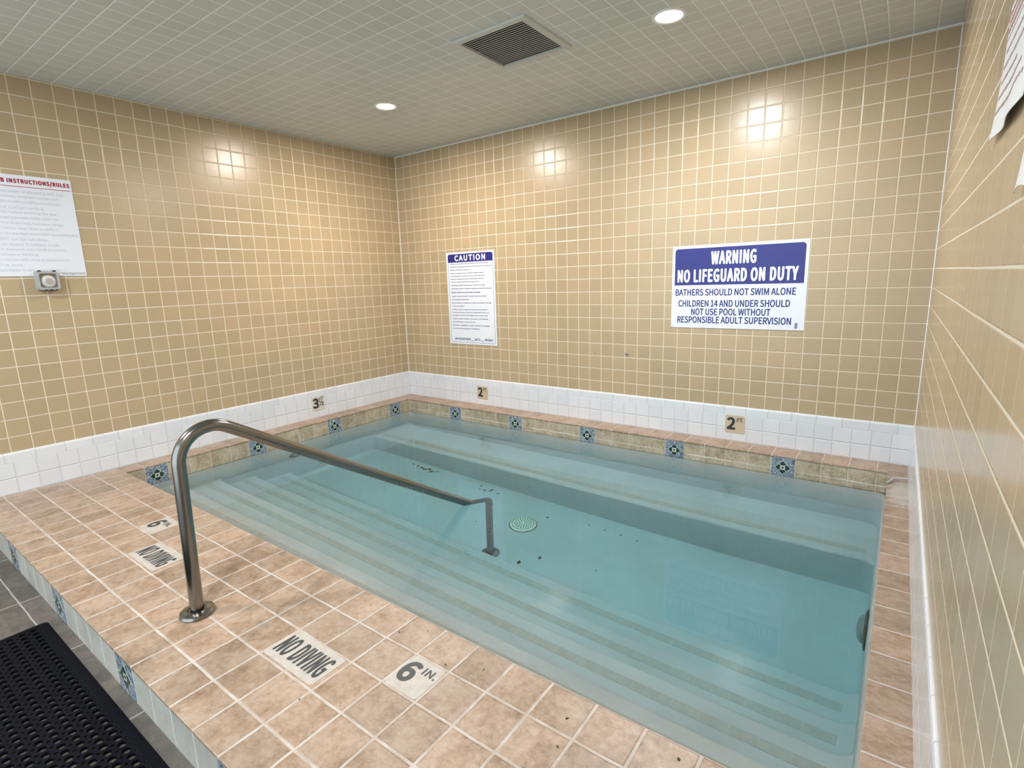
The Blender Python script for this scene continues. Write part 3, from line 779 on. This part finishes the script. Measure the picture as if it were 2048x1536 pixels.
# ------------------------------------------------------------------ rubber mat
mt = thing('rubber_mat', 'black rubber mat with rows of drainage holes on the dark floor', 'mat', (1.597, -3.645, FLOOR_Z))
px, nx, ny = 0.0378, 39, 23; rim = 0.035; hz = 0.012
bm = bmesh.new(); h = px/2; rb, rn = 0.0128, 0.0052
angs = []
for q in range(4):
    for t in (0, 22, math.degrees(math.atan((h-rn)/h)), 45, 90-math.degrees(math.atan((h-rn)/h)), 68): angs.append(math.radians(q*90+t))
def edge_pt(a):
    c, s = math.cos(a), math.sin(a); k = h/max(abs(c), abs(s))
    q = math.degrees(a) % 90
    if abs(q-45) < 1e-3: k -= rn*1.0
    return c*k, s*k
outer = [edge_pt(a) for a in angs]; inner = [(rb*math.cos(a), rb*0.86*math.sin(a)) for a in angs]
n = len(angs)
for i in range(nx):
    for j in range(ny):
        cx, cy = rim+h+px*i, -(rim+h+px*j)
        lv = [[bm.verts.new((cx+x, cy+y, zz)) for x, y in ring] for ring, zz in ((outer, hz), ([(x*1.12, y*1.12) for x, y in inner], hz), (inner, hz-0.0015), (inner, 0.001))]
        for p, q in zip(lv, lv[1:]):
            for k in range(n): bm.faces.new((p[k], p[(k+1) % n], q[(k+1) % n], q[k]))
bmesh.ops.recalc_face_normals(bm, faces=bm.faces)
obj('perforated_sheet', bm, m_rubber, mt)
bm = bmesh.new(); LX, LY = rim*2+px*nx, rim*2+px*ny
o_ = [(p[0]+LX/2, p[1]-LY/2) for p in rounded(LX, LY, 0.02, 4)]
i_ = [(p[0]+LX/2, p[1]-LY/2) for p in rounded(LX-2*rim, LY-2*rim, 0.001, 4)]
m_ = [(0.6*a[0]+0.4*b[0], 0.6*a[1]+0.4*b[1]) for a, b in zip(o_, i_)]
rr = [[bm.verts.new((x, y, zz)) for x, y in q] for q, zz in ((o_, 0.0), (o_, 0.003), (m_, 0.010), (i_, hz+0.0006))]
for p, q in zip(rr, rr[1:]):
    for k in range(len(p)): bm.faces.new((p[k], p[(k+1) % len(p)], q[(k+1) % len(p)], q[k]))
bmesh.ops.recalc_face_normals(bm, faces=bm.faces)
obj('sloped_rim', bm, m_rubber, mt)

# ------------------------------------------------------------------ small things
rod = obj('bent_rod', tube(smooth_path([(4.494, -0.425, 0.006), (4.528, -0.352, 0.020), (4.605, -0.325, 0.020)], 0.02, 5), 0.005, 12), plain('pale_metal', (0.62, 0.62, 0.62), 0.3, 0.6), smooth=True)
tag(rod, 'short bent metal rod lying on the coping at the back right corner', 'rod')
for (x, zz, r), lab in zip(((2.364, 0.604, 0.006), (2.784, 0.611, 0.004)), ('small dark hole in a back wall tile left of the grey chip', 'small dark hole in a back wall tile just right of the grey chip')):
    bm = lathe([(0, 0), (r, 0), (r*0.8, 0.001), (0, 0.0012)], 12); o = obj('screw_hole', bm, m_chip); o.matrix_world = frame_at(x, -0.0004, zz, 'back'); tag(o, lab, 'hole', 'old screw holes in the back wall')
bm = prism([(-0.022, 0.008), (-0.018, 0.012), (0.020, 0.012), (0.022, 0.002), (0.012, 0.004), (0.006, -0.008), (-0.006, -0.012), (-0.010, -0.002)], 0, 0.0012)
o = obj('tile_chip', bm, m_chip); o.matrix_world = frame_at(2.656, -0.0004, 0.605, 'back'); tag(o, 'grey chipped patch in a beige tile low on the back wall', 'chip')
def flake(x, y, z, s, lab, grp, rot):
    bm = bmesh.new(); k = 7
    pts = [(s*(0.6+0.6*random.random())*math.cos(2*PI*i/k), s*0.6*(0.5+0.7*random.random())*math.sin(2*PI*i/k)) for i in range(k)]
    prism(pts, 0, 0.0015, bm)
    o = obj('leaf_fragment', bm, m_leaf); o.location = (x, y, z); o.rotation_euler = (0, 0, rot); return tag(o, lab, 'debris', grp)

random.seed(11)
POOLBITS = [(1.668,-0.781,.020),(1.692,-0.836,.012),(1.745,-0.829,.016),(1.793,-0.800,.024),(1.876,-0.812,.022),(2.014,-1.265,.008),(2.434,-0.917,.016),
            (2.751,-0.849,.008),(2.877,-0.848,.009),(3.002,-0.85,.010),(3.129,-0.855,.010),(2.668,-1.385,.016),(2.579,-1.50,.022),(3.043,-1.304,.008),
            (0.822,-0.770,.018),(0.891,-0.786,.022),(0.956,-0.790,.026),(1.008,-0.796,.030),(1.043,-0.775,.026),(1.09,-0.803,.024),(1.121,-0.796,.014),(1.14,-0.772,.014)]
for x, y, s in POOLBITS:
    flake(x, y, FZ+0.001, s, 'dark leaf fragment lying on the teal spa floor under water', 'leaf fragments on the spa floor', random.uniform(0, PI))
for x, y, s in [(3.109,-2.97,.008),(3.191,-2.907,.006),(3.364,-2.997,.009),(3.484,-2.944,.007),(3.094,-3.361,.006),(3.807,-2.962,.010),(3.833,-3.058,.010),(4.113,-2.911,.014)]:
    flake(x, y, 0.0006, s*0.5, 'tiny dark leaf fragment lying on the tan deck tiles', 'leaf fragments on the deck', random.uniform(0, PI))
